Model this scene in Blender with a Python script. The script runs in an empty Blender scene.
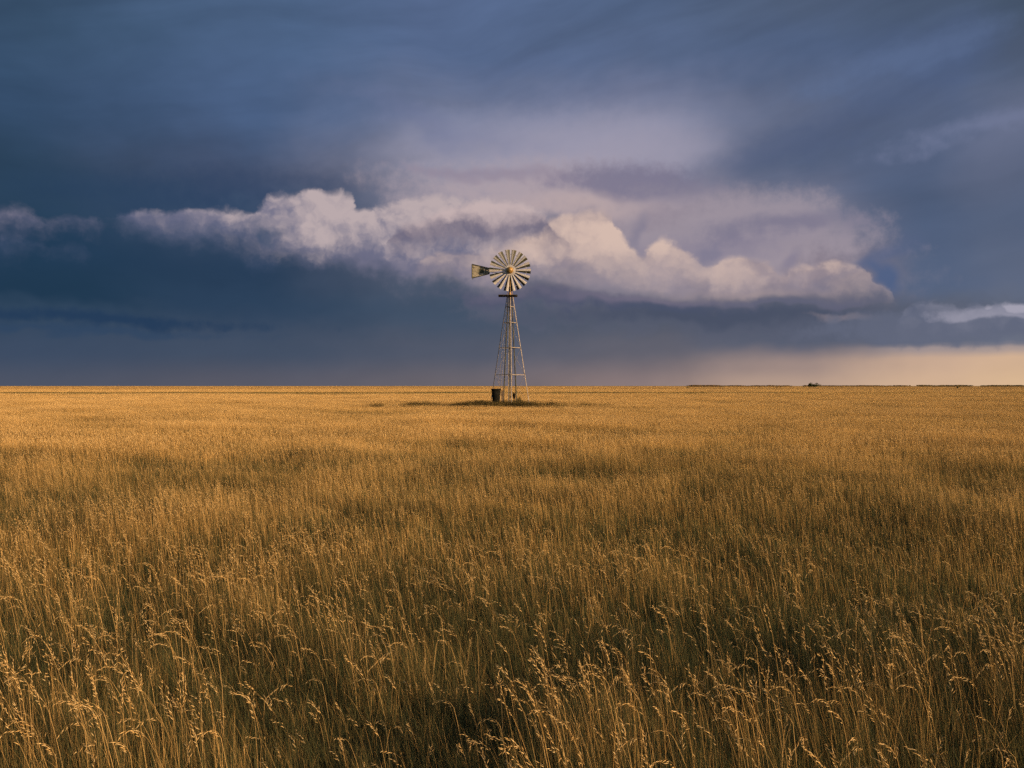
import bpy, bmesh, math, random
from mathutils import Vector, Matrix, noise as mnoise
S = bpy.context.scene
C = S.collection
R = math.radians
SUN_EL = R(10.5)
SUN_AZ = R(122)          # measured clockwise from +Y (view direction): low sun behind the camera's right shoulder
SUND = Vector((math.sin(SUN_AZ)*math.cos(SUN_EL), math.cos(SUN_AZ)*math.cos(SUN_EL), math.sin(SUN_EL)))

# ---------------------------------------------------------------- render / colour
S.render.engine = 'CYCLES'
S.view_settings.view_transform = 'Standard'
S.view_settings.look = 'None'
S.view_settings.exposure = 0.2
S.view_settings.gamma = 1
S.cycles.max_bounces = 4
S.cycles.diffuse_bounces = 2
S.cycles.glossy_bounces = 1
S.cycles.transmission_bounces = 3
S.cycles.use_adaptive_sampling = True
S.cycles.adaptive_threshold = 0.02
S.cycles.use_denoising = False

def lin(c):
    return tuple(((v/255)/12.92 if v/255 <= 0.04045 else ((v/255+0.055)/1.055)**2.4) for v in c)

# ---------------------------------------------------------------- camera
F = 800.0
CAMZ = 1.7
cam = bpy.data.cameras.new('camera'); camo = bpy.data.objects.new('camera', cam); C.objects.link(camo)
cam.sensor_width = 36; cam.lens = 36*F/1024; cam.clip_end = 30000; cam.clip_start = 0.05
camo.location = (0, 0, CAMZ); camo.rotation_euler = (R(90+0.13), 0, 0)
S.camera = camo
# ---------------------------------------------------------------- sky (world, a function of compass bearing and elevation)
world = bpy.data.worlds.new('World'); S.world = world; world.use_nodes = True
nt = world.node_tree; nt.nodes.clear()
ND, LK = nt.nodes, nt.links

class N:                                     # a tiny expression builder over math nodes
    def __init__(s, k): s.k = k
    def __add__(a, b): return m('ADD', a, b)
    __radd__ = __add__
    def __sub__(a, b): return m('SUBTRACT', a, b)
    def __rsub__(a, b): return m('SUBTRACT', b, a)
    def __mul__(a, b): return m('MULTIPLY', a, b)
    __rmul__ = __mul__
    def __truediv__(a, b): return m('DIVIDE', a, b)
def put(sock, v):
    if isinstance(v, N): LK.new(v.k, sock)
    else: sock.default_value = v
def m(op, a, b=None, c=None, clamp=False):
    n = ND.new('ShaderNodeMath'); n.operation = op; n.use_clamp = clamp
    put(n.inputs[0], a)
    if b is not None: put(n.inputs[1], b)
    if c is not None: put(n.inputs[2], c)
    return N(n.outputs[0])
def mn(a, b): return m('MINIMUM', a, b)
def mx(a, b): return m('MAXIMUM', a, b)
def sat(a): return m('ADD', a, 0.0, clamp=True)
def ss(x, lo, hi):                            # smoothstep
    n = ND.new('ShaderNodeMapRange'); n.interpolation_type = 'SMOOTHSTEP'
    put(n.inputs[0], x); put(n.inputs[1], lo); put(n.inputs[2], hi); n.inputs[3].default_value = 0; n.inputs[4].default_value = 1
    return N(n.outputs[0])
def vec(x, y, z=0.0):
    n = ND.new('ShaderNodeCombineXYZ'); put(n.inputs[0], x); put(n.inputs[1], y); put(n.inputs[2], z); return N(n.outputs[0])
def noise(v, scale, detail=4, rough=0.5, dist=0.0, dim='3D'):
    n = ND.new('ShaderNodeTexNoise'); n.noise_dimensions = '2D'
    put(n.inputs['Vector'], v); n.inputs['Scale'].default_value = scale; n.inputs['Detail'].default_value = detail
    n.inputs['Roughness'].default_value = rough; n.inputs['Distortion'].default_value = dist
    return N(n.outputs[0])
def voro(v, scale, detail=2, rough=0.5, smooth=0.35, feat='F1'):
    n = ND.new('ShaderNodeTexVoronoi'); n.voronoi_dimensions = '2D'; n.feature = feat
    put(n.inputs['Vector'], v); n.inputs['Scale'].default_value = scale; n.inputs['Detail'].default_value = detail
    n.inputs['Roughness'].default_value = rough; n.inputs['Smoothness'].default_value = smooth
    n.inputs['Lacunarity'].default_value = 2.3
    if hasattr(n, 'normalize'): n.normalize = True
    return 1.0 - N(n.outputs['Distance'])
def mixc(f, a, b):
    n = ND.new('ShaderNodeMix'); n.data_type = 'RGBA'; n.clamp_factor = True
    put(n.inputs[0], f)
    for i, v in ((6, a), (7, b)):
        if isinstance(v, N): LK.new(v.k, n.inputs[i])
        else: n.inputs[i].default_value = (*v, 1)
    return N(n.outputs[2])
def scalec(c, f=1.0):
    n = ND.new('ShaderNodeVectorMath'); n.operation = 'SCALE'
    if isinstance(c, N): LK.new(c.k, n.inputs[0])
    else: n.inputs[0].default_value = c
    put(n.inputs[3], f); return N(n.outputs[0])
def curve(x, pts, x0, x1, y0, y1):            # y as a function of x through the points
    n = ND.new('ShaderNodeFloatCurve'); cv = n.mapping.curves[0]
    P_ = [((a-x0)/(x1-x0), (b-y0)/(y1-y0)) for a, b in pts]
    while len(cv.points) < len(P_): cv.points.new(0.5, 0.5)
    for p, q in zip(cv.points, P_): p.location = q; p.handle_type = 'AUTO_CLAMPED'
    n.mapping.update(); n.inputs[0].default_value = 1
    put(n.inputs[1], (x - x0) * (1/(x1-x0)))
    return N(n.outputs[0]) * (y1-y0) + y0
def ramp(x, stops):
    n = ND.new('ShaderNodeValToRGB'); e = n.color_ramp.elements; n.color_ramp.interpolation = 'EASE'
    stops = sorted(stops)
    while len(e) < len(stops): e.new(0.5)
    for el, (p, c) in zip(e, stops): el.position = max(0, min(1, p)); el.color = (*lin(c), 1)
    put(n.inputs[0], x); return N(n.outputs[0])

def SP(px, py):                               # bearing and elevation (in tenths of a 45 degree slope) of a feature seen in the photograph
    az = math.atan((px-512)/F)
    return az*8, (386-py)/100*math.cos(az)

tc = ND.new('ShaderNodeTexCoord')
sep = ND.new('ShaderNodeSeparateXYZ'); LK.new(tc.outputs['Generated'], sep.inputs[0])
dx, dy, dz = (N(sep.outputs[i]) for i in range(3))
az = m('ARCTAN2', dx, dy)
hyp = m('SQRT', dx*dx + dy*dy)
s0 = az*8.0
t0 = mx(dz, 0.0) / mx(hyp, 0.08) * 8.0
t0 = mn(t0, 40.0)

P0 = vec(s0, t0)
n1 = noise(vec(s0, t0*1.4), 0.55, 1) - 0.5
n2 = noise(vec(s0, t0*1.4+31.0), 2.2, 2, 0.55) - 0.5
n3 = noise(vec(s0, t0*1.4+77.0), 2.2, 2, 0.55) - 0.5
f1 = noise(vec(s0+40.0, t0), 9.0, 3, 0.62) - 0.5
f2 = noise(vec(s0+80.0, t0), 9.0, 3, 0.62) - 0.5
sw = s0 + n1*0.9 + n2*0.35                     # gently warped bearing and elevation for the soft layers
tw = t0 + (n1*0.25 + n3*0.22)*ss(t0, 0.05, 0.8)

# --- broad tones: vertical ramps at several bearings
cols = {
 -200: [(386,(70,82,106)),(345,(58,76,104)),(300,(36,60,88)),(240,(36,60,90)),(180,(40,64,92)),(100,(46,70,100)),(0,(52,76,106)),(-300,(60,84,118))],
  0:   [(386,(76,84,106)),(350,(60,76,104)),(312,(48,70,98)),(296,(32,58,86)),(240,(34,60,90)),(180,(44,68,96)),(100,(52,76,110)),(0,(56,80,112)),(-300,(62,84,118))],
  250: [(386,(88,90,108)),(350,(66,80,106)),(300,(44,66,96)),(270,(40,62,92)),(200,(62,80,112)),(180,(66,80,112)),(110,(70,92,132)),(0,(76,100,140)),(-300,(64,86,120))],
  460: [(386,(104,100,112)),(350,(80,88,110)),(310,(66,82,108)),(270,(80,90,115)),(200,(120,122,148)),(160,(136,138,166)),(110,(104,116,152)),(40,(84,104,146)),(0,(84,104,146)),(-300,(66,86,120))],
  620: [(386,(134,120,126)),(350,(96,98,116)),(320,(80,89,111)),(290,(100,102,126)),(220,(150,140,160)),(160,(142,142,170)),(110,(100,112,150)),(50,(84,102,140)),(0,(84,104,144)),(-300,(66,86,118))],
  800: [(386,(180,156,146)),(366,(156,138,138)),(341,(86,94,118)),(320,(76,86,114)),(270,(130,122,142)),(210,(112,118,148)),(150,(84,98,132)),(60,(78,96,134)),(0,(78,94,126)),(-300,(64,84,114))],
  940: [(386,(208,178,156)),(360,(198,170,154)),(350,(158,146,152)),(343,(96,104,128)),(320,(94,101,122)),(280,(84,100,134)),(210,(78,94,128)),(120,(82,96,130)),(60,(80,98,138)),(0,(72,88,118)),(-300,(62,82,112))],
 1024: [(386,(216,185,156)),(357,(208,178,156)),(349,(172,156,156)),(342,(104,112,136)),(320,(98,106,128)),(280,(92,104,134)),(210,(84,98,130)),(120,(96,106,138)),(60,(78,92,122)),(0,(68,84,110)),(-300,(60,80,110))],
 1400: [(386,(226,192,150)),(340,(216,182,150)),(300,(140,138,156)),(210,(90,104,134)),(0,(72,90,120)),(-300,(66,90,126))],
}
ks = sorted(cols); base = None
for i, k in enumerate(ks):
    sk = SP(k, 386)[0]
    c = ramp(tw*(1/7.0), [(SP(k, py)[1]/7.0, col) for py, col in cols[k]])
    if base is None: base, sp_ = c, sk
    else: base = mixc(ss(sw, sp_, sk), base, c); sp_ = sk
# wide drawn-out streaks of the high sheet
rot = R(14)
st1 = noise(vec((s0*math.cos(rot)+t0*math.sin(rot))*0.28, (t0*math.cos(rot)-s0*math.sin(rot))*1.5 + n1*0.8), 1.0, 4, 0.56)
st2 = noise(vec((s0*math.cos(rot)+t0*math.sin(rot))*0.9, (t0*math.cos(rot)-s0*math.sin(rot))*3.2 + n1*1.5 + 50.0), 1.0, 3, 0.6)
hi = ss(t0, 1.2, 2.6)
tone = ND.new('ShaderNodeMix'); tone.data_type = 'RGBA'; tone.blend_type = 'MULTIPLY'; tone.inputs[0].default_value = 1
LK.new(base.k, tone.inputs[6]); tone.inputs[7].default_value = (1.03, 0.99, 0.89, 1); base = N(tone.outputs[2])
base = scalec(base, 1.0 + (st1-0.5)*(0.15 + hi*0.45) + (st2-0.5)*(0.06 + hi*0.16) + n2*0.06)

def ell(px, py, rx, ry, rot=0, soft=1.0, wob=0.0):   # soft mask, 1 in the middle, of a lens-shaped patch
    cx, cy = SP(px, py)
    X = (sw - (cx)); Y = (tw - (cy))
    c_, s_ = math.cos(R(rot)), math.sin(R(rot))
    u = (X*c_ + Y*s_) * (100/rx); w = (Y*c_ - X*s_) * (100/ry)
    d = 1.0 - m('SQRT', u*u + w*w)
    if wob: d = d + (f1 + n3*1.4)*wob
    return ss(d, 0.0, soft)
def over(c, mask, col, a=1.0):
    return mixc(mask*a, c, lin(col) if not isinstance(col, N) else col)

# soft sheets behind the heaped cloud
base = over(base, ell(600,150,300,80,8,1.0), (152,154,178), .6)
base = over(base, ell(570,165,230,62,3,1.0,.2), (164,156,172), .55)
base = over(base, ell(500,128,150,40,0,1.0,.3), (152,152,176), .35)
base = over(base, ell(250,182,130,26,3,.9,.5), (52,70,100), .6)
base = over(base, ell(150,196,190,34,0,1.0,.3), (38,62,92), .55)
base = over(base, ell(420,120,150,22,-16,1.0,.4), (110,118,152), .35)
base = over(base, ell(620,262,310,75,-8,.9,.35), (152,142,154), .75)
base = over(base, ell(520,194,200,40,-2,.9,.45), (172,158,166), .95)
base = over(base, ell(625,188,120,27,-3,.7,.5), (120,116,140), .85)
base = over(base, ell(560,212,110,22,-3,.9,.3), (186,166,166), .75)
base = over(base, ell(480,176,110,12,-6,.9,.5), (140,130,150), .6)
base = over(base, ell(740,232,155,60,-4,.7,.45), (158,147,158), .85)
base = over(base, ell(770,228,120,16,2,.9,.5), (122,118,140), .8)
base = over(base, ell(700,250,120,16,2,.9,.5), (128,122,144), .5)
base = over(base, ell(870,262,70,12,25,.9,.4), (84,98,132), .6)
base = over(base, ell(880,278,30,16,-35,.8,.3), (78,96,132), .9)
base = over(base, ell(900,60,120,22,8,1.0,.5), (96,114,150), .4)
base = over(base, ell(985,122,90,14,8,1.0,.6), (116,124,154), .6)
base = over(base, ell(800,140,170,30,16,1.0,.5), (76,90,122), .5)
base = over(base, ell(560,60,160,22,10,1.0,.5), (94,110,148), .2)
base_plain = base
# streak low on the left
base = over(base, ell(90,321,210,9,0,.9,.7), (34,58,88), .8)
base = over(base, ell(60,332,240,6,0,1.0,.7), (44,68,98), .5)

# billows shared by every heaped cloud: height, and how far it faces the low sun on the right
bx = s0 + f1*0.10 + n2*0.18; bt = (t0 + f2*0.10 + n3*0.12)*1.15
hb = voro(vec(bx, bt), 1.75, 3.4, 0.52, 0.5, 'SMOOTH_F1')
hc = voro(vec(bx + 0.075, bt + 0.06), 1.75, 3.4, 0.52, 0.5, 'SMOOTH_F1')
bigb = noise(vec(bx + 9.0, bt), 1.2, 1) - 0.5
billow = (hb, hb - hc, bigb)
kb = voro(vec(bx*0.9 + 14.3, bt + 3.7), 1.12, 3.4, 0.50, 0.5, 'SMOOTH_F1')
kc = voro(vec(bx*0.9 + 14.3 + 0.10, bt + 3.7 + 0.08), 1.12, 3.4, 0.50, 0.5, 'SMOOTH_F1')
billow_wide = (kb, kb - kc, bigb)
# --- heaped clouds: an outline (top and bottom as functions of bearing) broken by billows that are lit from the right
def cumulus(cur, pts, lit, shade, scale=1.0, seed=0.0, amp=0.34, soft=0.16, botsoft=0.5, topl=1.0, lm=None, bl=None, alpha=1.0, gk=2.0, base_l=0.40, bias=0.0, vg=.34, bk=.9):
    x0, x1 = SP(pts[0][0], 386)[0]-.18, SP(pts[-1][0], 386)[0]+.18
    T = [(SP(p, a)) for p, a, b in pts]; B = [(SP(p, b)) for p, a, b in pts]
    e0, e1 = (T[0][1]+B[0][1])/2, (T[-1][1]+B[-1][1])/2
    T = [(x0, e0-.4)] + T + [(x1, e1-.4)]; B = [(x0, e0+.4)] + B + [(x1, e1+.4)]
    sx = s0 + f1*0.10 + n2*0.18; tx = t0 + f2*0.10 + n3*0.12
    top = curve(sx, T, x0, x1, -1, 5); bot = curve(sx, B, x0, x1, -1, 5)
    h, g, big = bl or billow
    dt = (top - tx) ; db = (tx - bot)
    wob = (h - 0.56)*amp*2.2 + f2*0.08 + bias
    aT = ss(dt + wob, 0.0, soft); aB = ss(db + wob*0.7, 0.0, botsoft)
    a = mn(aT, aB)
    l = base_l + g*gk + (h-0.58)*0.6 + big*bk + ss(db, 0.0, 0.6)*vg - vg*0.41 - ss(dt, 0.45, 1.1)*0.16
    if lm is not None: l = l*lm
    col = mixc(ss(l, 0.0, 1.0), lin(shade), lin(lit))
    return mixc(a*alpha, cur, col)

# far small ones on the left
base = cumulus(base, [(-60,222,238),(0,216,236),(22,214,238),(45,225,238),(70,219,236),(85,224,236),(104,228,233)], (134,128,144), (84,90,116), 1.6, 3.3, .12, .14, .35, bias=.06, vg=.6)
base = cumulus(base, [(-60,244,254),(0,240,258),(30,243,257),(42,250,256)], (92,98,124), (58,76,106), 1.6, 8.3, .3, .4, .5, alpha=.8, bias=.03)
base = cumulus(base, [(52,254,258),(70,247,258),(86,252,258)], (92,98,124), (58,76,106), 1.6, 12.3, .3, .4, .5, alpha=.8, bias=.03)
base = cumulus(base, [(248,266,272),(262,262,276),(275,268,274)], (88,94,118), (58,76,106), 1.6, 1.3, .3, .4, .5, alpha=.6, bias=.06)
# dark flat base running to the right, and its lower shelf
base = over(base, ell(740,316,290,31,-2,.75,.4), (84,90,108), .95)
base = over(base, ell(710,316,240,15,-2,.8,.4), (72,80,100), .85)
base = over(base, ell(540,297,120,12,-3,.8,.5), (80,84,107), .85)
base = over(base, ell(835,319,44,6,-2,.8,.6), (134,124,132), .7)
base = over(base, ell(950,328,160,22,-1,.55,.5), (98,104,124), .85)
# right-hand gap of pale sky with a scalloped dark cloud in front of it
base = over(base, ell(1035,308,104,7.5,3,.5,.5), (178,174,190), .75)
base = cumulus(base, [(905,316,344),(925,310,344),(945,313,345),(960,316,345),(970,310,345),(980,315,344),(992,309,343),(1003,317,342),(1012,318,342),(1024,316,342),(1100,318,342),(1200,322,342)], (124,126,144), (92,100,124), 2.2, 21.0, .12, .07, .6, bias=.03)
# long cloud on the left, over a soft mauve base
base = over(base, ell(430,258,170,30,-6,.9,.4), (122,118,140), .7)
lmB = 0.55 + ss(s0, SP(150,386)[0], SP(330,386)[0])*0.45
base = cumulus(base, [(113,223,226),(125,221,234),(150,220,243),(185,219,249),(220,217,253),(250,214,256),(256,207,256),(272,196,258),(291,201,266),(312,196,274),(334,195,274),(348,201,272),(356,216,272),(368,212,273),(385,208,274),(412,204,277),(440,200,281),(475,201,286),(505,202,288),(530,211,288),(547,224,280),(562,240,262)],
     (186,170,172), (106,108,134), 1.15, 0.0, .17, .11, .5, lm=lmB, bias=.03, vg=.6, bk=.55, gk=2.0, base_l=.32)
base = over(base, ell(277,232,12,8,-20,.8,.6), (62,80,108), .7)
# towers on the right
base = cumulus(base, [(420,262,286),(450,252,290),(500,250,294),(535,244,295),(550,226,296),(572,216,297),(600,215,298),(612,222,299),(618,236,300),(630,249,301),(641,258,302),(650,246,302),(664,237,303),(680,243,304),(695,257,305),(712,270,306),(722,262,306),(734,256,307),(752,256,308),(766,264,308),(781,276,309),(792,268,309),(815,264,309),(840,264,309),(858,270,309),(868,284,309),(880,296,308),(890,303,307)],
     (212,186,174), (138,126,138), 1.0, 5.2, .23, .13, .7, bl=billow_wide, gk=2.3, base_l=.52)
base = over(base, ell(628,232,13,26,28,1.0,.5), (118,116,140), .5)
base = over(base, ell(708,255,12,18,32,.9,.4), (120,118,142), .6)
base = over(base, ell(784,262,13,12,30,.9,.4), (128,122,144), .6)
# grey roll in front, above the wheel
base = cumulus(base, [(395,236,254),(420,226,254),(440,214,252),(462,205,250),(490,203,249),(512,204,249),(532,212,249),(548,224,249),(560,236,248),(568,243,247)], (196,176,176), (104,100,122), 1.4, 9.0, .13, .10, .28, base_l=.40, vg=1.3, gk=.8, bk=.2, alpha=.97, bias=.02)
# shade and thin bright streaks along the flat base
base = over(base, ell(640,300,190,8,-3,.9,.5), (112,106,126), .75)
base = over(base, ell(760,292,90,7,-2,1.0,.9), (168,150,152), .35)
base = over(base, ell(790,303,120,6,-2,.9,.5), (96,98,120), .7)
base = over(base, ell(660,307,150,8,-3,.9,.5), (74,82,105), .8)

# --- the rest of the sky: clear low-sun sky with thin cloud behind the camera
sky = ND.new('ShaderNodeTexSky'); sky.sky_type = 'NISHITA'; sky.sun_disc = False
sky.sun_elevation = SUN_EL; sky.sun_rotation = SUN_AZ; sky.altitude = 200; sky.dust_density = 2.0; sky.ozone_density = 1.5
nish = N(sky.outputs[0])
streak = noise(vec(dx*3, dy*3, dz*9), 1.2, 6, 0.6)
clear = mixc(ss(streak, 0.5, 0.72)*0.55, nish, scalec(nish, 1.5))
amt = ss(m('ABSOLUTE', az), 1.05, 1.8)
upm = ss(dz, 0.55, 0.95)
def bgd(c, k=1.0):
    b = ND.new('ShaderNodeBackground'); b.inputs[1].default_value = 0.1
    put(b.inputs[0], scalec(c, k) if k != 1.0 else c); return b.outputs[0]
def mixs(f, a, b):
    n = ND.new('ShaderNodeMixShader'); put(n.inputs[0], f); LK.new(a, n.inputs[1]); LK.new(b, n.inputs[2]); return n.outputs[0]
band = m('GREATER_THAN', t0, 0.2) * m('LESS_THAN', t0, 2.6) * m('LESS_THAN', m('ABSOLUTE', az), 1.2)
amt = sat(amt)
ahead = mixs(band, bgd(base_plain, 8.7), bgd(base, 8.7))
above = mixs(amt, ahead, bgd(clear))
low = m('GREATER_THAN', dz, -0.02)
final = mixs(low, bgd(lin((120, 100, 70)), 10.0), above)      # never seen: the ground covers everything below the horizon
out = ND.new('ShaderNodeOutputWorld'); LK.new(final, out.inputs[0])
world.cycles.sampling_method = 'NONE'

sun = bpy.data.lights.new('sun', 'SUN'); suno = bpy.data.objects.new('sun', sun); C.objects.link(suno)
sun.energy = 5.0; sun.angle = R(0.6); sun.color = (1.0, 0.67, 0.37)
suno.rotation_euler = SUND.to_track_quat('Z', 'Y').to_euler(); suno.location = SUND*60
# ---------------------------------------------------------------- helpers
def tag(o, label=None, cat=None, group=None, kind=None):
    if label: o['label'] = label
    if cat: o['category'] = cat
    if group: o['group'] = group
    if kind: o['kind'] = kind
    return o
def empty(name, loc, rz=0.0):
    o = bpy.data.objects.new(name, None); C.objects.link(o); o.location = loc; o.rotation_euler = (0, 0, rz); o.empty_display_size = 0.2
    return o
class MB:                                             # collects shapes for ONE mesh
    def __init__(s): s.v = []; s.f = []; s.mi = []; s.sm = []
    def add(s, vs, fs, mi=0, smooth=False):
        b = len(s.v); s.v += [tuple(v) for v in vs]
        s.f += [tuple(i+b for i in f) for f in fs]; s.mi += [mi]*len(fs); s.sm += [smooth]*len(fs)
    def box(s, c, d, rot=None, mi=0, bev=0.0):
        hx, hy, hz = d[0]/2, d[1]/2, d[2]/2; c = Vector(c)
        vs = [Vector((x*hx, y*hy, z*hz)) for z in (-1, 1) for x, y in ((-1, -1), (1, -1), (1, 1), (-1, 1))]
        if rot is not None: vs = [rot @ v for v in vs]
        s.add([v+c for v in vs], [(3,2,1,0),(4,5,6,7),(0,1,5,4),(1,2,6,5),(2,3,7,6),(3,0,4,7)], mi)
    def tube(s, pts, rad, n=8, mi=0, cap=True, smooth=True):
        pts = [Vector(p) for p in pts]; rad = rad if isinstance(rad, (list, tuple)) else [rad]*len(pts)
        ref = Vector((0.31, 0.17, 1)) if abs((pts[-1]-pts[0]).normalized().z) < 0.9 else Vector((1, 0.2, 0))
        vs = []
        for i, p in enumerate(pts):
            t = (pts[min(i+1, len(pts)-1)] - pts[max(i-1, 0)]).normalized()
            u = t.cross(ref).normalized(); w = t.cross(u)
            vs += [p + rad[i]*(u*math.cos(2*math.pi*k/n) + w*math.sin(2*math.pi*k/n)) for k in range(n)]
        fs = [(i*n+k, i*n+(k+1) % n, (i+1)*n+(k+1) % n, (i+1)*n+k) for i in range(len(pts)-1) for k in range(n)]
        s.add(vs, fs, mi, smooth)
        if cap: s.add(vs[:n][::-1], [tuple(range(n))], mi); s.add(vs[-n:], [tuple(range(n))], mi)
    def lathe(s, prof, c=(0, 0, 0), n=20, axis='Z', mi=0, smooth=True):
        c = Vector(c); vs = []
        for r, z in prof:
            for k in range(n):
                a = 2*math.pi*k/n; x, y = r*math.cos(a), r*math.sin(a)
                vs.append(c + (Vector((x, y, z)) if axis == 'Z' else Vector((x, -z, y)) if axis == 'Y' else Vector((z, x, y))))
        fs = [(i*n+k, i*n+(k+1) % n, (i+1)*n+(k+1) % n, (i+1)*n+k) for i in range(len(prof)-1) for k in range(n)]
        s.add(vs, fs, mi, smooth)
    def angle(s, p, q, w, out, th=0.012, mi=0):          # an L-section bar from p to q, its corner pointing along 'out'
        p, q, out = Vector(p), Vector(q), Vector(out); t = (q-p).normalized()
        out = (out - t*out.dot(t)).normalized(); sd = t.cross(out)
        a = (-out + sd).normalized(); b = (-out - sd).normalized()
        for d, nrm in ((a, b), (b, a)):
            o0 = nrm*th if nrm is a else nrm*0
            c0 = [Vector((0, 0, 0)), d*w, d*w + nrm*th, nrm*th]
            if d is b: c0 = [d*(th+0.001), d*w, d*w + nrm*th, d*(th+0.001) + nrm*th]
            vs = [p+x for x in c0] + [q+x for x in c0]
            s.add(vs, [(0,1,5,4),(1,2,6,5),(2,3,7,6),(3,0,4,7),(3,2,1,0),(4,5,6,7)], mi)
    def build(s, name, mats, parent=None, attr=None):
        me = bpy.data.meshes.new(name); me.from_pydata(s.v, [], s.f)
        for mt in (mats if isinstance(mats, (list, tuple)) else [mats]): me.materials.append(mt)
        me.polygons.foreach_set('material_index', s.mi); me.polygons.foreach_set('use_smooth', s.sm)
        if attr is not None:
            a = me.attributes.new('tint', 'FLOAT', 'POINT'); a.data.foreach_set('value', attr)
        me.update()
        o = bpy.data.objects.new(name, me); C.objects.link(o)
        if parent: o.parent = parent
        return o
def newmat(name):
    mt = bpy.data.materials.new(name); mt.use_nodes = True; t = mt.node_tree
    return mt, t, t.nodes['Principled BSDF']
def metal(name, c1, c2, rough=0.55, met=0.0, scale=6.0, lo=0.4, hi=0.65):
    mt, t, b = newmat(name)
    tcn = t.nodes.new('ShaderNodeTexCoord'); nz = t.nodes.new('ShaderNodeTexNoise')
    nz.inputs['Scale'].default_value = scale; nz.inputs['Detail'].default_value = 6; nz.inputs['Roughness'].default_value = 0.65
    t.links.new(tcn.outputs['Object'], nz.inputs['Vector'])
    rp = t.nodes.new('ShaderNodeValToRGB'); rp.color_ramp.elements[0].position = lo; rp.color_ramp.elements[1].position = hi
    rp.color_ramp.elements[0].color = (*c1, 1); rp.color_ramp.elements[1].color = (*c2, 1)
    t.links.new(nz.outputs[0], rp.inputs[0]); t.links.new(rp.outputs[0], b.inputs['Base Color'])
    b.inputs['Roughness'].default_value = rough; b.inputs['Metallic'].default_value = met
    bp = t.nodes.new('ShaderNodeBump'); bp.inputs['Strength'].default_value = 0.25; bp.inputs['Distance'].default_value = 0.01
    t.links.new(nz.outputs[0], bp.inputs['Height']); t.links.new(bp.outputs[0], b.inputs['Normal'])
    return mt
def at(px, py_unused, d):                                # x of a point at distance d seen at picture column px
    return (px-512)/F*d
def sstep(a, b, x):
    if a > b: return 1 - sstep(b, a, x)
    x = max(0.0, min(1.0, (x-a)/(b-a))); return x*x*(3-2*x)

# ---------------------------------------------------------------- terrain
MILL = Vector((-0.16, 63.0, 0))
def terrain(x, y):
    d = math.hypot(x, y)
    k = 1 - sstep(150, 500, d)
    near = sstep(0.5, 4, d)
    z = k*near*(0.11*mnoise.noise(Vector((x/3.4, y/2.4, 1.3))) + 0.07*mnoise.noise(Vector((x/15, y/13, 5.1))) + 0.06*mnoise.noise(Vector((x/1.2, y/1.1, 9.1))))
    dm = math.hypot(x-MILL.x, y-MILL.y)
    return z*sstep(2, 9, dm)
# ---------------------------------------------------------------- windmill
galv = metal('galvanised_steel', (0.17, 0.14, 0.11), (0.40, 0.34, 0.29), 0.55, 0.0, 9)
olive = metal('weathered_olive_and_lip_shade', (0.018, 0.021, 0.010), (0.045, 0.046, 0.022), 0.6, 0, 7)  # weathered paint on the fittings; painted-in shade on the blade lips
cream = metal('weathered_cream_steel', (0.30, 0.285, 0.28), (0.48, 0.455, 0.44), 0.5, 0, 5)
cream.node_tree.nodes['Bump'].inputs['Strength'].default_value = 0.05
brown = metal('rusty_brown_iron', (0.20, 0.11, 0.025), (0.46, 0.27, 0.07), 0.45, 0, 4)
darkwood = metal('dark_old_boards', (0.035, 0.028, 0.015), (0.075, 0.06, 0.035), 0.85, 0, 5)
black = metal('black_tank_skin', (0.006, 0.006, 0.005), (0.014, 0.013, 0.010), 0.7, 0, 3)
postwood = metal('grey_brown_post_wood', (0.09, 0.06, 0.035), (0.2, 0.14, 0.09), 0.9, 0, 8)

mill = tag(empty('windmill', (MILL.x, MILL.y, 0)), 'tall multi-blade farm windmill on a galvanised lattice tower in the grass', 'windmill')
RG, RT, HT = 1.60, 0.26, 8.70
ZH = 10.75
angs = [R(4.5), R(94.5), R(184.5), R(274.5)]
def legp(i, z):
    r = RG + (RT-RG)*z/HT
    return Vector((r*math.cos(angs[i % 4]), r*math.sin(angs[i % 4]), z))
for i in range(4):
    b = MB(); out_ = Vector((math.cos(angs[i]), math.sin(angs[i]), 0))
    b.angle(legp(i, -0.3), legp(i, HT), 0.072, out_)
    for z in (2.59, 4.72, 6.69):                                 # bolted splice plates
        p = legp(i, z); b.box(p - out_*0.03, (0.02, 0.11, 0.16), Matrix.Rotation(angs[i], 3, 'Z'))
    b.build('leg', galv, mill)
for z in (2.59, 4.72, 6.69, 7.94):
    b = MB()
    for i in range(4):
        p, q = legp(i, z), legp(i+1, z); mid = (p+q)/2; o_ = Vector((mid.x, mid.y, 0)).normalized()
        b.angle(p - o_*0.012, q - o_*0.012, 0.05, (o_ + Vector((0, 0, 1))).normalized(), 0.008)
    b.build('girt', galv, mill)
lv = [0.05, 2.59, 4.72, 6.69, 7.94]
for j in range(4):
    b = MB()
    for i in range(4):
        for (a, c) in ((legp(i, lv[j]), legp(i+1, lv[j+1])), (legp(i+1, lv[j]), legp(i, lv[j+1]))):
            mid = (a+c)/2; inn = Vector((mid.x, mid.y, 0)).normalized()*0.03
            b.tube([a-inn, c-inn], 0.006, 5)
    b.build('cross_brace', galv, mill)
b = MB()                                                          # ladder up the near left face
f0, f1_ = legp(2, 0.4)*0.62 + legp(3, 0.4)*0.38, legp(2, 8.3)*0.55 + legp(3, 8.3)*0.45
sd = (legp(3, 1)-legp(2, 1)).normalized()*0.14
b.tube([f0-sd, f1_-sd*.6], 0.012, 5); b.tube([f0+sd, f1_+sd*.6], 0.012, 5)
for k in range(24):
    u = k/23; p = f0.lerp(f1_, u); w = sd*(1-.4*u); b.tube([p-w, p+w], 0.008, 4)
b.build('ladder', galv, mill)
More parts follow.
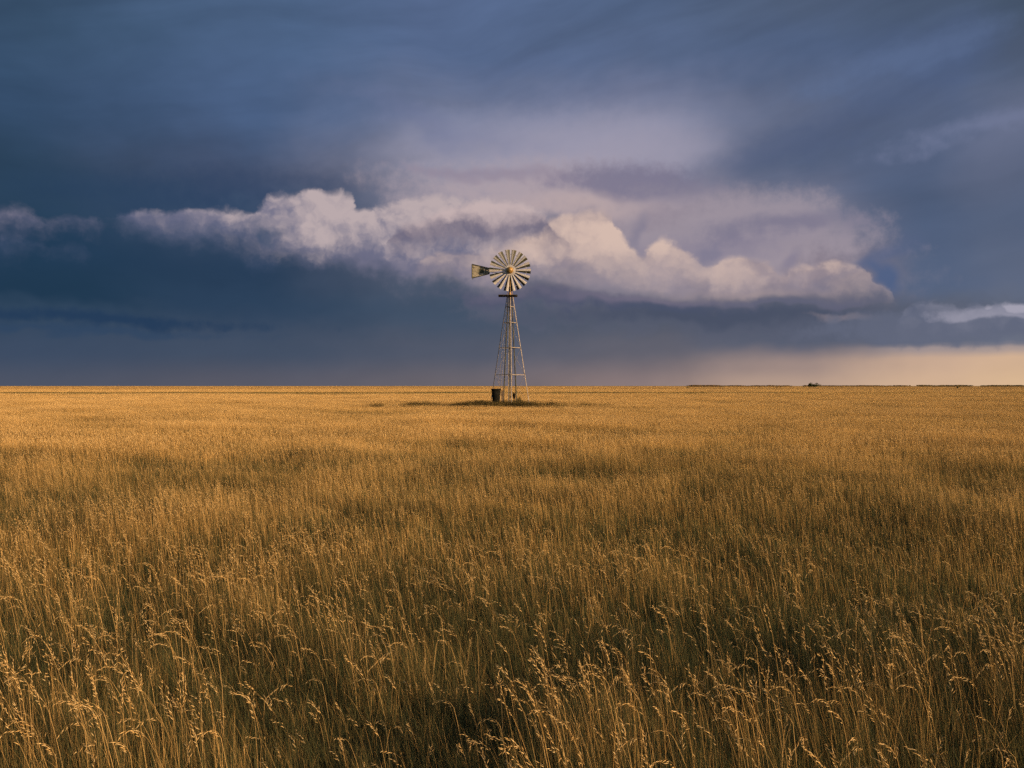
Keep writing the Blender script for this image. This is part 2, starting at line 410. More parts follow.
b = MB(); b.tube([(-0.06, -0.02, -0.1), (-0.02, 0, 8.7)], 0.03, 8)
for z in (2.2, 4.4, 6.6): b.tube([(-0.045, -0.01, z-.07), (-0.045, -0.01, z+.07)], 0.042, 8)
b.build('drop_pipe', olive, mill)
for s_ in (-1, 1):
    b = MB(); b.tube([(s_*0.54, s_*0.25, -0.1), (s_*0.14, s_*0.06, 8.7)], [0.05, 0.045], 6); b.build('inner_brace', olive, mill)
b = MB()                                                          # platform: joists, boards and a toe rail
for k in range(8): b.box((-0.66+k*0.188-.16, 0, 8.80), (0.175, 1.30, 0.035))
for s_ in (-1, 1): b.box((-.16, s_*0.42, 8.76), (1.5, 0.06, 0.045))
b.build('platform', darkwood, mill)
b = MB(); b.tube([(0, 0, 8.6), (0, 0, 9.5), (0, 0, ZH-0.1)], [0.085, 0.07, 0.075], 12)
b.tube([(-0.0, -0.0, 8.84), (0, 0, 9.02)], [0.13, 0.10], 12)
for a in range(4):
    d_ = Vector((math.cos(angs[a]), math.sin(angs[a]), 0)); b.tube([d_*0.24 + Vector((0, 0, 8.84)), Vector((0, 0, 9.5)) + d_*0.05], 0.02, 6)
b.build('mast', brown, mill)
# gearbox: an upright cast housing behind the wheel with a domed hood
b = MB()
b.lathe([(0.0, -0.34), (0.13, -0.30), (0.17, -0.15), (0.18, 0.12), (0.16, 0.30), (0.10, 0.42), (0.0, 0.46)], (0, 0.18, ZH), 16)
b.tube([(0, 0.30, ZH), (0, -0.30, ZH)], [0.11, 0.085], 12)
gb = b.build('gearbox', brown, mill)
b = MB(); b.lathe([(0.0, 0.50), (0.11, 0.46), (0.18, 0.36), (0.20, 0.22), (0.205, 0.16)], (0, 0.18, ZH), 16); b.build('hood', olive, gb)
# wheel
YW = -0.30
wheel = tag(empty('wheel', (0, 0, 0)), None); wheel.parent = mill; wheel.location = (0, YW, ZH); wheel.rotation_euler = (0, R(4), 0)
NB, R0, R1 = 18, 0.44, 1.63
for k in range(NB):
    rnd = random.Random(k); b = MB()
    pit = R(12 + rnd.uniform(-2, 2)); segs = 4; rows = []
    for r in (R0, 0.85, 1.25, R1):
        w = 0.075 + (0.212-0.075)*((r-R0)/(R1-R0))
        row = []
        for j in range(segs+1):
            u = j/segs                                              # across the blade: pitched, with a curved trailing lip
            x = -w*0.8 + w*u
            y = x*math.tan(pit) + 0.07*w*(1-(2*u-1)**2)
            row.append(Vector((x, -y, r)))
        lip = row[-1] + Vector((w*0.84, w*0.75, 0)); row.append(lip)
        rows.append(row)
    n_ = len(rows[0]); vs = [v for r_ in rows for v in r_]
    nb = len(vs); th = 0.006
    vs += [v + Vector((0, th, 0)) for v in vs]
    fs, mi = [], []
    for i in range(len(rows)-1):
        for j in range(n_-1):
            q = (i*n_+j, i*n_+j+1, (i+1)*n_+j+1, (i+1)*n_+j)
            fs.append(q); mi.append(1 if j == n_-2 else 0)  # trailing lip coloured dark olive to stand in for its shade
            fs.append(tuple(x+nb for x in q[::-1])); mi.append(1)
    for i, (f, mm) in enumerate(zip(fs, mi)): pass
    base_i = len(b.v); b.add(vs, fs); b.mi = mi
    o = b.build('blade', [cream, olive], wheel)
    if k in (4, 11): o['label'] = 'slightly bent blade'
    o.rotation_euler = (R(rnd.uniform(-1.5, 1.5)), 2*math.pi*(k+0.35)/NB + R(rnd.uniform(-1, 1)), 0)
for rr, nm in ((0.58, 'inner_ring'), (1.28, 'outer_ring')):
    b = MB(); pts = [(rr*math.cos(a), 0.075, rr*math.sin(a)) for a in [2*math.pi*i/54 for i in range(55)]]
    b.tube(pts, 0.016, 6, cap=False); b.build(nm, cream, wheel)
b = MB()
for k in range(6):
    a = 2*math.pi*k/6; d_ = Vector((math.cos(a), 0, math.sin(a)))
    b.tube([d_*0.1 + Vector((0, 0.02, 0)), d_*1.3 + Vector((0, 0.09, 0))], 0.018, 6)
b.build('spokes', cream, wheel)
b = MB(); b.lathe([(0.0, 0.03), (0.40, 0.025), (0.43, 0.0), (0.40, -0.03), (0.0, -0.04)], (0, 0, 0), 28, 'Y', smooth=False); b.build('hub_plate', cream, wheel)
b = MB(); b.lathe([(0.0, 0.36), (0.12, 0.34), (0.21, 0.26), (0.26, 0.14), (0.265, 0.03), (0.22, -0.06), (0.12, -0.10)], (0, 0, 0), 20, 'Y'); b.build('hub_cap', brown, wheel)
# tail vane, folded round beside the wheel
vane = tag(empty('tail_vane', (0, 0, 0)), 'tapered tail vane folded beside the wheel'); vane.parent = mill; vane.location = (0, 0.22, ZH)
def plate(b, pts, y, th, mi=0):
    n = len(pts); vs = [Vector((x, y, z)) for x, z in pts] + [Vector((x, y+th, z)) for x, z in pts]
    b.add(vs, [tuple(range(n)), tuple(range(2*n-1, n-1, -1))] + [(i, i+n, (i+1) % n + n, (i+1) % n) for i in range(n)], mi)
vane_mat = metal('stained_vane_sheet', (0.10, 0.095, 0.06), (0.32, 0.285, 0.22), 0.6, 0, 2.2, 0.35, 0.55)
b = MB(); plate(b, [(-3.0, -0.54), (-1.64, -0.20), (-1.60, 0.0), (-1.64, 0.24), (-3.0, 0.56)], 0, 0.012); b.build('sheet', vane_mat, vane)
b = MB()
P_ = [(-3.0, -0.54), (-1.64, -0.20), (-1.60, 0.02), (-1.64, 0.24), (-3.0, 0.56), (-3.0, -0.54)]
for p, q in zip(P_[:-1], P_[1:]): b.tube([(p[0], -0.012, p[1]), (q[0], -0.012, q[1])], 0.036, 6)
b.tube([(-1.9, -0.01, -0.26), (-1.9, -0.01, 0.30)], 0.025, 6)
b.build('rim', olive, vane)
b = MB(); plate(b, [(-2.40, -0.15), (-2.06, -0.13), (-2.06, 0.19), (-2.40, 0.21)], -0.010, 0.007); b.build('painted_panel', olive, vane)
b = MB(); b.tube([(-0.1, 0.05, 0.05), (-3.02, 0.04, 0.02)], 0.03, 8); b.tube([(-0.1, 0.05, -0.2), (-1.9, 0.04, -0.02)], 0.02, 8)
b.tube([(-2.93, 0.0, -0.5), (-2.93, 0.0, -0.66)], 0.02, 6)
b.build('arm', olive, vane)

# ---------------------------------------------------------------- around the foot of the windmill
t = tag(empty('water_tank', (-1.24, 61.9, 0)), 'upright black tank narrowing downwards, beside the left leg of the windmill', 'tank')
black.node_tree.nodes['Principled BSDF'].inputs['Specular IOR Level'].default_value = 0.1
black.node_tree.nodes['Principled BSDF'].inputs['Roughness'].default_value = 0.95
b = MB(); b.lathe([(0.0, -0.1), (0.25, -0.1), (0.265, 0.3), (0.30, 0.8), (0.345, 1.36), (0.325, 1.36), (0.31, 1.2), (0.0, 1.18)], n=28); b.build('body', black, t)
b = MB(); b.lathe([(0.348, 1.35), (0.385, 1.355), (0.39, 1.47), (0.35, 1.475), (0.330, 1.37)], n=28); b.build('rim', black, t)
for z, r_ in ((0.55, 0.285), (1.0, 0.318)):
    b = MB(); b.lathe([(r_, z-.02), (r_+.016, z-.015), (r_+.018, z+.015), (r_+.002, z+.02)], n=28); b.build('hoop', black, t)
t = tag(empty('wooden_post', (-0.74, 62.0, 0)), 'square grey-brown wooden post standing right of the black tank', 'post')
b = MB(); b.box((0, 0, 0.60), (0.17, 0.15, 1.42)); b.box((0, 0, 1.325), (0.19, 0.17, 0.03), mi=0); b.build('shaft', postwood, t)
b = MB(); b.box((0, -0.085, 1.02), (0.26, 0.02, 0.10)); b.build('cleat', postwood, t)
t = tag(empty('hand_pump', (0.16, 62.6, 0)), 'small dark iron hand pump standing under the windmill tower', 'pump')
b = MB(); b.lathe([(0.07, -0.1), (0.055, 0.1), (0.05, 0.7), (0.075, 0.74), (0.10, 0.86), (0.105, 1.0), (0.08, 1.10), (0.03, 1.14), (0.0, 1.15)], n=16); b.build('barrel', black, t)
b = MB(); b.tube([(0.02, -0.06, 0.93), (0.06, -0.2, 0.92), (0.07, -0.25, 0.84)], [0.035, 0.03, 0.028], 8); b.build('spout', black, t)
b = MB(); b.tube([(0, 0, 1.1), (-0.10, 0.08, 1.18), (-0.25, 0.2, 1.02), (-0.3, 0.26, 0.7)], [0.018, 0.018, 0.015, 0.014], 6); b.build('handle', black, t)
# ---------------------------------------------------------------- plant materials
def leafmat(name, cols, trans=0.25, patch=None, rough=0.6):
    mt = bpy.data.materials.new(name); mt.use_nodes = True; t = mt.node_tree; t.nodes.clear()
    at_ = t.nodes.new('ShaderNodeAttribute'); at_.attribute_name = 'tint'
    rp = t.nodes.new('ShaderNodeValToRGB'); e = rp.color_ramp.elements
    while len(e) < len(cols): e.new(0.5)
    for i, (el, c) in enumerate(zip(e, cols)): el.position = i/(len(cols)-1); el.color = (*c, 1)
    src = at_.outputs['Fac']
    if patch:                                                   # slow change of kind from place to place in the field
        g = t.nodes.new('ShaderNodeNewGeometry'); nz = t.nodes.new('ShaderNodeTexNoise'); nz.noise_dimensions = '2D'
        nz.inputs['Scale'].default_value = patch[0]; nz.inputs['Detail'].default_value = 2
        t.links.new(g.outputs['Position'], nz.inputs['Vector'])
        ma = t.nodes.new('ShaderNodeMath'); ma.operation = 'MULTIPLY_ADD'; ma.inputs[1].default_value = patch[1]; ma.inputs[2].default_value = -patch[1]/2
        t.links.new(nz.outputs[0], ma.inputs[0])
        ad = t.nodes.new('ShaderNodeMath'); ad.operation = 'ADD'; ad.use_clamp = True
        t.links.new(src, ad.inputs[0]); t.links.new(ma.outputs[0], ad.inputs[1]); src = ad.outputs[0]
    t.links.new(src, rp.inputs[0])
    d = t.nodes.new('ShaderNodeBsdfDiffuse'); tr = t.nodes.new('ShaderNodeBsdfTranslucent'); mx_ = t.nodes.new('ShaderNodeMixShader')
    mx_.inputs[0].default_value = trans
    for n in (d, tr): t.links.new(rp.outputs[0], n.inputs[0])
    t.links.new(d.outputs[0], mx_.inputs[1]); t.links.new(tr.outputs[0], mx_.inputs[2])
    o = t.nodes.new('ShaderNodeOutputMaterial'); t.links.new(mx_.outputs[0], o.inputs[0])
    return mt
M_green = leafmat('green_grass_leaf', [(0.045,0.060,0.034),(0.082,0.090,0.040),(0.19,0.145,0.055)], .15, (0.25, .6))
M_straw = leafmat('dry_grass_leaf', [(0.24,0.145,0.045),(0.46,0.28,0.095),(0.62,0.40,0.16)], .15, (0.18, .6))
M_seed  = leafmat('ripe_seed_head', [(0.55,0.34,0.13),(0.68,0.45,0.19),(0.74,0.54,0.27)], .15)
M_weed  = leafmat('dark_weed_leaf', [(0.065,0.055,0.025),(0.13,0.10,0.04),(0.25,0.17,0.06)], .2)
M_bush  = leafmat('dark_bush_leaf', [(0.018,0.025,0.010),(0.035,0.045,0.018),(0.06,0.07,0.025)], .15)
M_scrub = leafmat('brown_scrub_leaf', [(0.10,0.06,0.02),(0.16,0.10,0.04),(0.2,0.14,0.05)], .15)
bark = metal('grey_bark', (0.05, 0.04, 0.03), (0.12, 0.1, 0.08), 0.9)

def strip(b, tints, pts, wid, fa, mi, tint):                     # a tapering leaf or stem along pts
    """fa: the bearing its flat side is turned by"""
    u = Vector((math.cos(fa), math.sin(fa), 0)); n = len(pts); vs = []
    for i, p in enumerate(pts):
        w = wid*(1 - (i/(n-1))**2*0.85)/2
        vs += [p-u*w, p+u*w]
    b.add(vs, [(2*i, 2*i+1, 2*i+3, 2*i+2) for i in range(n-1)], mi); tints += [tint]*len(vs)
def spikelet(b, tints, p, d, ln, w, tint):
    d = d.normalized(); u = d.cross(Vector((0.2, 0.9, 0.3))).normalized(); v = d.cross(u)
    m_ = p + d*ln*0.4; q = p + d*ln
    vs = [p, m_+u*w/2, m_+v*w/2, m_-u*w/2, m_-v*w/2, q]
    b.add(vs, [(0,1,2),(0,2,3),(0,3,4),(0,4,1),(5,2,1),(5,3,2),(5,4,3),(5,1,4)], 2); tints += [tint]*6
def blade(b, T, rnd, x, y, h, wid, mi, segs, lean, bend, z0=0.0):
    # lean: (dx,dy) at the top as a share of height
    pts = []
    for i in range(segs+1):
        u = i/segs; k = u*0.45 + u**2.2*0.55*bend
        pts.append(Vector((x + lean[0]*h*k, y + lean[1]*h*k, z0 + h*(u - 0.12*bend*u**3))))
    strip(b, T, pts, wid, rnd.uniform(-0.9, 0.9), mi, rnd.random())
    return pts
def culm(b, T, rnd, x, y, h, wid, segs, lean, droop, nsp, sp_len, sp_w):
    tint = rnd.uniform(.4, 1); pts = []
    L = Vector((lean[0], lean[1], 0)); Ln = L.normalized() if L.length > 1e-4 else Vector((-1, 0, 0))
    p = Vector((x, y, 0)); d = Vector((lean[0]*.35, lean[1]*.35, 1)).normalized(); pts = [p.copy()]
    n = segs + (4 if droop > .3 else 2)
    body = h*0.78; tip = h*0.22*(1+droop*.5)
    for i in range(segs):
        d = (d + Vector((lean[0], lean[1], 0))*(0.7/segs)).normalized(); p = p + d*body/segs; pts.append(p.copy())
    k = n-segs; tp = [p.copy()]
    for i in range(k):
        d = (d + Ln*droop*0.75*(2.2/k) + Vector((0, 0, -droop*0.62*(2.2/k)*(1+i*.5)))).normalized(); p = p + d*tip/k; pts.append(p.copy()); tp.append(p.copy())
    strip(b, T, pts, wid, rnd.uniform(-.7, .7), 1, tint)
    for j in range(nsp):                                          # spikelets along the tip
        u = (j+0.6)/nsp*(len(tp)-1); i = min(int(u), len(tp)-2); q = tp[i].lerp(tp[i+1], u-i); ax = (tp[i+1]-tp[i]).normalized()
        sd = Vector((rnd.uniform(-1, 1), rnd.uniform(-1, 1), rnd.uniform(-.4, .2)))
        dr = ax*0.8 + Ln*0.5*rnd.random() + sd*0.5 + Vector((0, 0, -0.5*droop))
        if droop > .15 or j % 2:
            q2 = q + dr.normalized()*sp_len*rnd.uniform(.2, .9)*(1-.6*u/len(tp)); q = q2
        spikelet(b, T, q, dr, sp_len*rnd.uniform(.7, 1.3), sp_w*rnd.uniform(.8, 1.2), rnd.random())

def patch(name, seed, rad, n, wid, kind, lod):
    rnd = random.Random(seed); b = MB(); T = []
    segs = (5, 4, 3, 2, 2)[lod]
    # shares of green leaves, dry leaves, flowering stems
    gs, cs = {'green': (.86, .035), 'mixed': (.58, .12), 'gold': (.40, .20), 'rush': (1.0, 0.0)}[kind]
    if lod == 0: gs, cs = {'green': (.94, .004), 'mixed': (.89, .009), 'gold': (.80, .020), 'rush': (1.0, 0.0)}[kind]
    if lod == 1: gs, cs = {'green': (.90, .008), 'mixed': (.84, .018), 'gold': (.76, .036), 'rush': (1.0, 0.0)}[kind]
    if lod == 2: gs, cs = {'green': (.84, .04), 'mixed': (.68, .09), 'gold': (.54, .15), 'rush': (1.0, 0.0)}[kind]
    gcut = max(0.0, gs - (0, .04, .12, .2, .25)[lod]) if kind != 'rush' else 1.0
    ll = (1, .8, .6, .6, .6)[lod]; ghi = (.54, .50, .44, .44, .44)[lod] if kind != 'rush' else .70
    H_ = 0.66*{'green': .80, 'mixed': .95, 'gold': 1.08, 'rush': .95}[kind]
    tufts = [(rnd.uniform(-rad, rad), rnd.uniform(-rad, rad), rnd.uniform(-.10, .10)) for _ in range(max(4, int(n/14)))]
    for i in range(n):
        tx_, ty_, tl = rnd.choice(tufts); sp = rad*0.13
        x, y = tx_ + rnd.gauss(0, sp), ty_ + rnd.gauss(0, sp)
        if math.hypot(x, y) > rad*1.25: x *= .6; y *= .6
        r = rnd.random(); lv_ = (.20, .15, .12, .12, .12)[lod]; lean = (ll*(-0.13 + tl + rnd.gauss(0, lv_)), ll*rnd.gauss(0, lv_))
        if r < gcut:
            blade(b, T, rnd, x, y, H_*rnd.uniform(.38*ghi, ghi), wid*rnd.uniform(.7, 1.3), 0, segs, lean, rnd.uniform(.3, 1.15))
        elif r < 1-cs:
            blade(b, T, rnd, x, y, H_*rnd.uniform(.34, .70), wid*rnd.uniform(.5, .95), 1, segs, lean, rnd.uniform(.2, 1.5))
        else:
            h = H_*rnd.uniform(.52, .86)*(1.16 if lod == 0 else 1); lean = ((1.25 if lod == 0 else ll)*(-0.20 + tl + rnd.gauss(0, .12)), ll*rnd.gauss(0, .13))
            dr = rnd.choice((0.0, .1, .2, .35, .6, 1.0) if lod == 0 else (0, .1, .2, .4))
            if lod == 0: culm(b, T, rnd, x, y, h, wid*1.25, 5, lean, dr, rnd.choice((6, 9, 13)), .0235, .0038)
            elif lod == 1: culm(b, T, rnd, x, y, h, wid*.8, 3, lean, dr, 4, .028, wid*1.25)
            else:
                p = blade(b, T, rnd, x, y, h, wid*.8, 1, segs, lean, 1.2)
                spikelet(b, T, p[-1]-Vector((0, 0, .03)), Vector((-.2, 0, .8)), .07, wid*1.2, rnd.random())
    o = b.build(name, [M_green, M_straw, M_seed], attr=T)
    C.objects.unlink(o); return o

def scatter(name, coll_objs, pts, label):
    """one object whose points carry copies of the patches (pts: x, y, z, index, rz, sx, sz)"""
    cc = bpy.data.collections.new(name + '_patches')
    for i, o in enumerate(coll_objs): o.name = '%s_patch.%03d' % (name, i); cc.objects.link(o)
    me = bpy.data.meshes.new(name); me.from_pydata([p[:3] for p in pts], [], [])
    a = me.attributes.new('pick', 'INT', 'POINT'); a.data.foreach_set('value', [p[3] for p in pts])
    a = me.attributes.new('rot', 'FLOAT_VECTOR', 'POINT'); a.data.foreach_set('vector', [c for p in pts for c in (0, 0, p[4])])
    a = me.attributes.new('scl', 'FLOAT_VECTOR', 'POINT'); a.data.foreach_set('vector', [c for p in pts for c in (p[5], p[5], p[6])])
    o = bpy.data.objects.new(name, me); C.objects.link(o)
    g = bpy.data.node_groups.new(name + '_scatter', 'GeometryNodeTree')
    g.interface.new_socket('Geometry', in_out='INPUT', socket_type='NodeSocketGeometry'); g.interface.new_socket('Geometry', in_out='OUTPUT', socket_type='NodeSocketGeometry')
    gi, go = g.nodes.new('NodeGroupInput'), g.nodes.new('NodeGroupOutput')
    m2p = g.nodes.new('GeometryNodeMeshToPoints'); iop = g.nodes.new('GeometryNodeInstanceOnPoints'); ci = g.nodes.new('GeometryNodeCollectionInfo')
    ci.inputs[0].default_value = cc; ci.inputs['Separate Children'].default_value = True; ci.inputs['Reset Children'].default_value = True
    def attr(nm, ty):
        n = g.nodes.new('GeometryNodeInputNamedAttribute'); n.data_type = ty; n.inputs[0].default_value = nm; return n.outputs[0]
    g.links.new(gi.outputs[0], m2p.inputs[0]); g.links.new(m2p.outputs[0], iop.inputs['Points']); g.links.new(ci.outputs[0], iop.inputs['Instance'])
    iop.inputs['Pick Instance'].default_value = True
    g.links.new(attr('pick', 'INT'), iop.inputs['Instance Index']); g.links.new(attr('rot', 'FLOAT_VECTOR'), iop.inputs['Rotation']); g.links.new(attr('scl', 'FLOAT_VECTOR'), iop.inputs['Scale'])
    g.links.new(iop.outputs[0], go.inputs[0])
    md = o.modifiers.new('scatter', 'NODES'); md.node_group = g
    return tag(o, label, kind='stuff')

# five densities of patch, from single stems by the camera to broad tufts in the distance
random.seed(5)
src = []; kinds = ('green', 'mixed', 'gold', 'rush'); first = {}
LODS = [ # radius, blades, width, variants, spacing, dmin, dmax
 (.32, 340, .0017, 5, .26, 0, 8),
 (.62, 620, .0030, 4, .50, 8, 24),
 (1.7, 1400, .0062, 3, 1.30, 24, 112),
 (6.5, 1300, .028, 3, 5.0, 112, 320),
 (28., 1100, .17, 3, 21., 320, 2400)]
for l, (rad, n, wid, nv, sp, d0, d1) in enumerate(LODS):
    for ki, kd in enumerate(kinds):
        first[(l, ki)] = (len(src), nv)
        for v in range(nv): src.append(patch('p', 1000*l + 100*ki + v, rad, n, wid, kd, l))
def field(x, y):                                                 # how tall and dry the grass is at a place
    return (0.50*mnoise.noise(Vector((x/.75, y/.7, 4.3))) + 0.52*mnoise.noise(Vector((x/2.8, y/1.5, 3.3))) + 0.16*mnoise.noise(Vector((x/11, y/4.5, 8.3)))
            + 0.20*mnoise.noise(Vector((x/70, y/22, 2.3))) + 0.25*mnoise.noise(Vector((x/400, y/130, 6.3))))
K = 0.78
pts = []
for l, (rad, n, wid, nv, sp, d0, d1) in enumerate(LODS):
    rnd = random.Random(77+l)
    if l < 3: sp *= K; d1 *= .85 if l < 2 else 1; d0 *= .85 if l else 1
    kk = K if l < 3 else 1.0
    y = max(-1.5, d0*0.6 - sp) if l else -1.5
    while y < d1*1.2:
        half = 0.70*y + (6.0 if l == 0 else 3.5) + rad; x = -half
        while x < half:
            px, py = x + rnd.uniform(-.5, .5)*sp, y + rnd.uniform(-.5, .5)*sp
            x += sp
            d = math.hypot(px, py)*rnd.uniform(.82, 1.2)
            if d < d0 or d >= d1: continue
            if math.hypot(px, py) < 1.05: continue              # trodden spot round the camera
            if l >= 3 and math.hypot(px-MILL.x, py-MILL.y) < 25 : continue
            f = 1.25*field(px, py) + rnd.gauss(0, .07)
            dist_band = math.exp(-((py-168-0.02*px)/15)**2) * (0.9 if px < 60 else .5)  # a greener swale crossing the field
            f -= dist_band
            ki = 0 if f < -.10 + .17*sstep(16, 4, d) else (1 if f < .18 + .17*sstep(16, 4, d) else 2)
            if l >= 3 and ki == 0 and rnd.random() < .5 and dist_band < .2: ki = 1
            if dist_band > .42 + .55*rnd.random() or (l >= 3 and f < -.42): ki = 3
            hs = 0.94 + 0.42*(f + dist_band*.9) + rnd.uniform(-.06, .06)
            hs = max(.45, min(1.25, hs))
            dm = math.hypot(px-MILL.x, (py-MILL.y))
            if 50 < py < 66 and -15 < px < 9: hs *= 1 - .22*sstep(47, 53, py)*sstep(62, 59, py)*sstep(-15, -9, px)*sstep(9, 6, px)
            s0_, nv_ = first[(l, ki)]
            pts.append((px, py, terrain(px, py)-.01, s0_ + rnd.randrange(nv_), rnd.uniform(-.75, .75), kk*(1.0 + rnd.uniform(-.1, .15)), hs*.82))
        y += sp
print('grass patches', len(pts))
scatter('prairie_grass', src, pts, 'tall dry golden prairie grass with nodding seed heads and green undergrowth')

# weeds: a dark low belt at the foot of the windmill
def weed_patch(seed):
    rnd = random.Random(seed); b = MB(); T = []
    for i in range(170):
        x, y = rnd.gauss(0, .32), rnd.gauss(0, .28); h = rnd.uniform(.25, .62)
        p = blade(b, T, rnd, x, y, h, .012, 0, 3, (rnd.gauss(0, .3), rnd.gauss(0, .3)), .8)
        for q in p[1:]:
            for k in range(2):
                a = rnd.uniform(0, 6.28); ln = rnd.uniform(.04, .09); d = Vector((math.cos(a), math.sin(a), rnd.uniform(-.2, .5)))
                e = q + d*ln; sdv = d.cross(Vector((0, 0, 1))).normalized()*.016
                b.add([q, q+d*ln*.5+sdv, e, q+d*ln*.5-sdv], [(0, 1, 2, 3)], 0); T += [rnd.random()]*4
    o = b.build('w', [M_weed, M_weed, M_weed], attr=T); C.objects.unlink(o); return o
rnd = random.Random(11); wp = []
for i in range(185):
    x = rnd.gauss(-.6, 2.4) if i < 90 else (-12.2 + 12*rnd.random()**.45 if rnd.random() < .65 else 7.2*rnd.random()**1.4); y = 60.4 + rnd.gauss(0, 1.5)*(1 if abs(x) < 4 else .6)
    if i >= 90 and x > 3 and rnd.random() < .5: continue
    wp.append((x, y, terrain(x, y), rnd.randrange(4), rnd.uniform(0, 6.28), rnd.uniform(.7, 1.3), rnd.uniform(.3, 1.15)*(1 if abs(x+.6) < 4 else .85)))
scatter('weeds', [weed_patch(s) for s in range(4)], wp, 'belt of dark green weeds round the foot of the windmill')

# ---------------------------------------------------------------- bushes and trees
def crown(b, T, rnd, c, r, n, leaf):
    lobes = [(Vector((rnd.gauss(0, .45), rnd.gauss(0, .45), rnd.gauss(0, .33))), rnd.uniform(.35, .6)) for _ in range(9)]
    for i in range(n):
        lc, lr = rnd.choice(lobes); d = Vector((rnd.gauss(0, 1), rnd.gauss(0, 1), rnd.gauss(0, 1))).normalized()*lr*rnd.random()**.35
        q = lc + d; q = Vector((c[0]+q.x*r[0], c[1]+q.y*r[1], c[2]+q.z*r[2]))
        a = Vector((rnd.gauss(0, 1), rnd.gauss(0, 1), rnd.gauss(0, 1))).normalized(); u = a.orthogonal().normalized(); s_ = leaf*rnd.uniform(.6, 1.4)
        b.add([q-u*s_, q+a*s_*.6, q+u*s_, q-a*s_*.6], [(0, 1, 2, 3)], 0); T += [rnd.random()]*4
def bush(name, label, cat, x, y, w, h, mat, seed, n=500, group=None, trunk=True):
    rnd = random.Random(seed); z = terrain(x, y); t = tag(empty(name, (x, y, z)), label, cat, group)
    b = MB(); T = []; crown(b, T, rnd, (0, 0, h*.58), (w*.55, w*.5, h*.45), n, min(w, h)*.07); b.build('crown', mat, t, attr=T)
    b = MB()
    b.tube([(0, 0, -.1), (w*.02, 0, h*.3), (w*.03, .01, h*.65)], [h*.045, h*.03, h*.012], 7)
    for k in range(4):
        a = rnd.uniform(0, 6.28); b.tube([(w*.02, 0, h*.22), (w*.18*math.cos(a), w*.18*math.sin(a), h*.5), (w*.3*math.cos(a), w*.3*math.sin(a), h*.75)], [h*.025, h*.015, h*.006], 5)
    b.build('trunk' if cat == 'tree' else 'stem', bark, t)
    return t
bush('shrub', 'small dark shrub growing by the right-hand legs of the windmill', 'shrub', .56, 61.6, .55, .95, M_weed, 3, 420)
bush('shrub', 'low dark shrub growing at the left edge of the weeds, beyond the black tank', 'shrub', -2.5, 62.3, .9, .62, M_weed, 4, 420)
d = 640
bush('tree', 'tallest dark tree of the lone clump on the horizon', 'tree', at(811, 0, d), d, 4.6, 4.1, M_bush, 21, 700, 'lone clump of trees on the horizon')
bush('tree', 'low spreading dark tree at the right end of the lone clump on the horizon', 'tree', at(818.5, 0, d), d+6, 6.2, 3.2, M_bush, 22, 700, 'lone clump of trees on the horizon')
bush('tree', 'small dark tree in the middle of the lone clump on the horizon', 'tree', at(815, 0, d), d+3, 3.4, 3.4, M_bush, 23, 600, 'lone clump of trees on the horizon')
gr = 'scattered shrubs far out in the field'
bush('shrub', 'dark shrub alone in the field below the dark line of trees on the horizon', 'shrub', at(957.5, 0, 430), 430, 1.5, 1.6, M_bush, 31, 300, gr)
bush('shrub', 'dark shrub alone in the far field between the windmill and the lone clump of trees', 'shrub', at(687.5, 0, 500), 500, 1.8, 1.25, M_bush, 32, 300, gr)
bush('shrub', 'left one of two small shrubs close together, left of the lone clump of trees', 'shrub', at(777, 0, 560), 560, 1.6, 1.3, M_scrub, 33, 260, gr)
bush('shrub', 'right one of two small shrubs close together, left of the lone clump of trees', 'shrub', at(780.6, 0, 620), 620, 1.6, 1.9, M_scrub, 34, 260, gr)
t = tag(empty('fence_post', (at(118, 0, 300), 300, 0)), 'thin grey post alone in the far field left of the windmill', 'post')
b = MB(); b.tube([(0, 0, -.3), (.02, 0, 1.2), (.04, 0, 2.25)], [.09, .08, .07], 8); b.build('shaft', postwood, t)
b = MB(); b.lathe([(.07, 2.25), (.09, 2.26), (.07, 2.33), (0, 2.35)], (.04, 0, 0), 8); b.build('cap', postwood, t)

# ---------------------------------------------------------------- far tree line and scrub on the horizon
def treeline(name, label, x0, x1, d, h0, h1, mat, seed, n, leaf, gap=0.0):
    rnd = random.Random(seed); b = MB(); T = []
    xa, xb = at(x0, 0, d), at(x1, 0, d)
    for i in range(n):
        x = rnd.uniform(xa, xb); u = (x-xa)/(xb-xa)
        hh = h0 + (h1-h0)*(.5+.5*mnoise.noise(Vector((x/23, seed, 0)))*1.6) 
        if mnoise.noise(Vector((x/60, seed+4, 0))) < gap-.5: continue
        z = hh*rnd.random()**.6; q = Vector((x, d + rnd.uniform(-12, 12), z)); s_ = leaf*rnd.uniform(.6, 1.5)
        a = Vector((rnd.gauss(0, 1), rnd.gauss(0, 1), rnd.gauss(0, .6))).normalized(); w = a.orthogonal().normalized()
        b.add([q-w*s_, q+a*s_*.7, q+w*s_, q-a*s_*.7], [(0, 1, 2, 3)], 0); T += [rnd.random()]*4
    return tag(b.build(name, mat, attr=T), label, kind='stuff')
treeline('distant_treeline', 'dark green line of far-off trees on the right-hand horizon', 908, 1130, 1500, 1.7, 3.5, M_weed, 1, 5200, 1.1, .25)
treeline('distant_scrub', 'thin brown line of far-off scrub along the horizon', 688, 912, 1600, 1.6, 2.9, M_scrub, 2, 4500, 1.0, .25)
treeline('distant_scrub', 'darker piece of far-off scrub on the horizon right of the windmill', 690, 722, 1350, 2.0, 3.2, M_scrub, 7, 900, .9, .2)

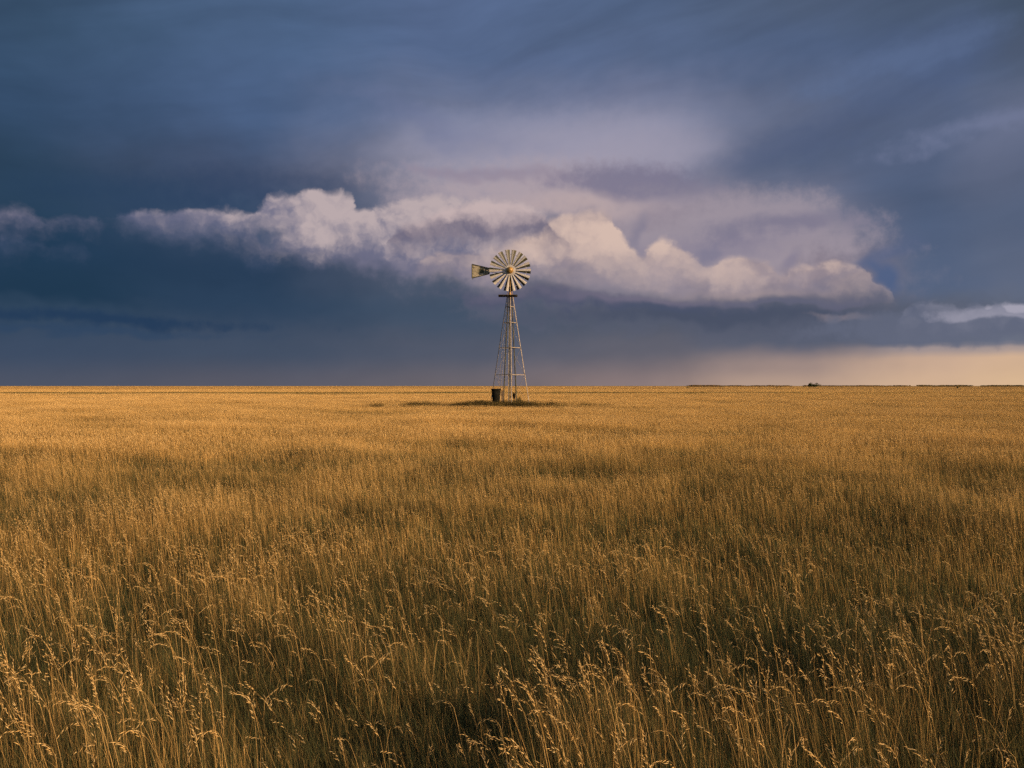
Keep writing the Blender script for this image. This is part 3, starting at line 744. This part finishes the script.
# ---------------------------------------------------------------- ground
def axis(lim, fine, step0):
    a = [0.0]; s_ = step0
    while a[-1] < lim:
        if a[-1] > fine: s_ *= 1.18
        a.append(a[-1] + s_)
    return a
pa = axis(14000, 36, .6); xs = [-v for v in pa[:0:-1]] + pa
na = axis(9000, 3, .8); ys = [-v for v in na[:0:-1]] + axis(14000, 80, .8)
vs = [(x, y, terrain(x, y)) for y in ys for x in xs]; nx = len(xs)
fs = [(j*nx+i, j*nx+i+1, (j+1)*nx+i+1, (j+1)*nx+i) for j in range(len(ys)-1) for i in range(nx-1)]
me = bpy.data.meshes.new('ground'); me.from_pydata(vs, [], fs); me.polygons.foreach_set('use_smooth', [True]*len(fs))
gm, t, bs = newmat('dry_field_soil')
g = t.nodes.new('ShaderNodeNewGeometry')
nz = t.nodes.new('ShaderNodeTexNoise'); nz.inputs['Scale'].default_value = 3; nz.inputs['Detail'].default_value = 8; t.links.new(g.outputs['Position'], nz.inputs['Vector'])
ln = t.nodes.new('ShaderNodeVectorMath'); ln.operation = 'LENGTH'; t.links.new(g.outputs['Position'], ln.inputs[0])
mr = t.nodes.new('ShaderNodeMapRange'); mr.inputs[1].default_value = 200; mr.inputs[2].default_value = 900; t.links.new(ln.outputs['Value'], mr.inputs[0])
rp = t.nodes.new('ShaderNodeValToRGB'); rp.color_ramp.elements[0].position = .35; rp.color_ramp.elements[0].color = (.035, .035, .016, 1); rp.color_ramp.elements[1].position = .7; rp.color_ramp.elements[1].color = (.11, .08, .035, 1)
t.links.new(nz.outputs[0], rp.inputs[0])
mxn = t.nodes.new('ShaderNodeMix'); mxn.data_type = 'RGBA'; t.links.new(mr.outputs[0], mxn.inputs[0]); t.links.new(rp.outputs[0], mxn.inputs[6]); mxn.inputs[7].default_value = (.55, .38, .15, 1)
t.links.new(mxn.outputs[2], bs.inputs['Base Color']); bs.inputs['Roughness'].default_value = 1
bs.inputs['Specular IOR Level'].default_value = 0
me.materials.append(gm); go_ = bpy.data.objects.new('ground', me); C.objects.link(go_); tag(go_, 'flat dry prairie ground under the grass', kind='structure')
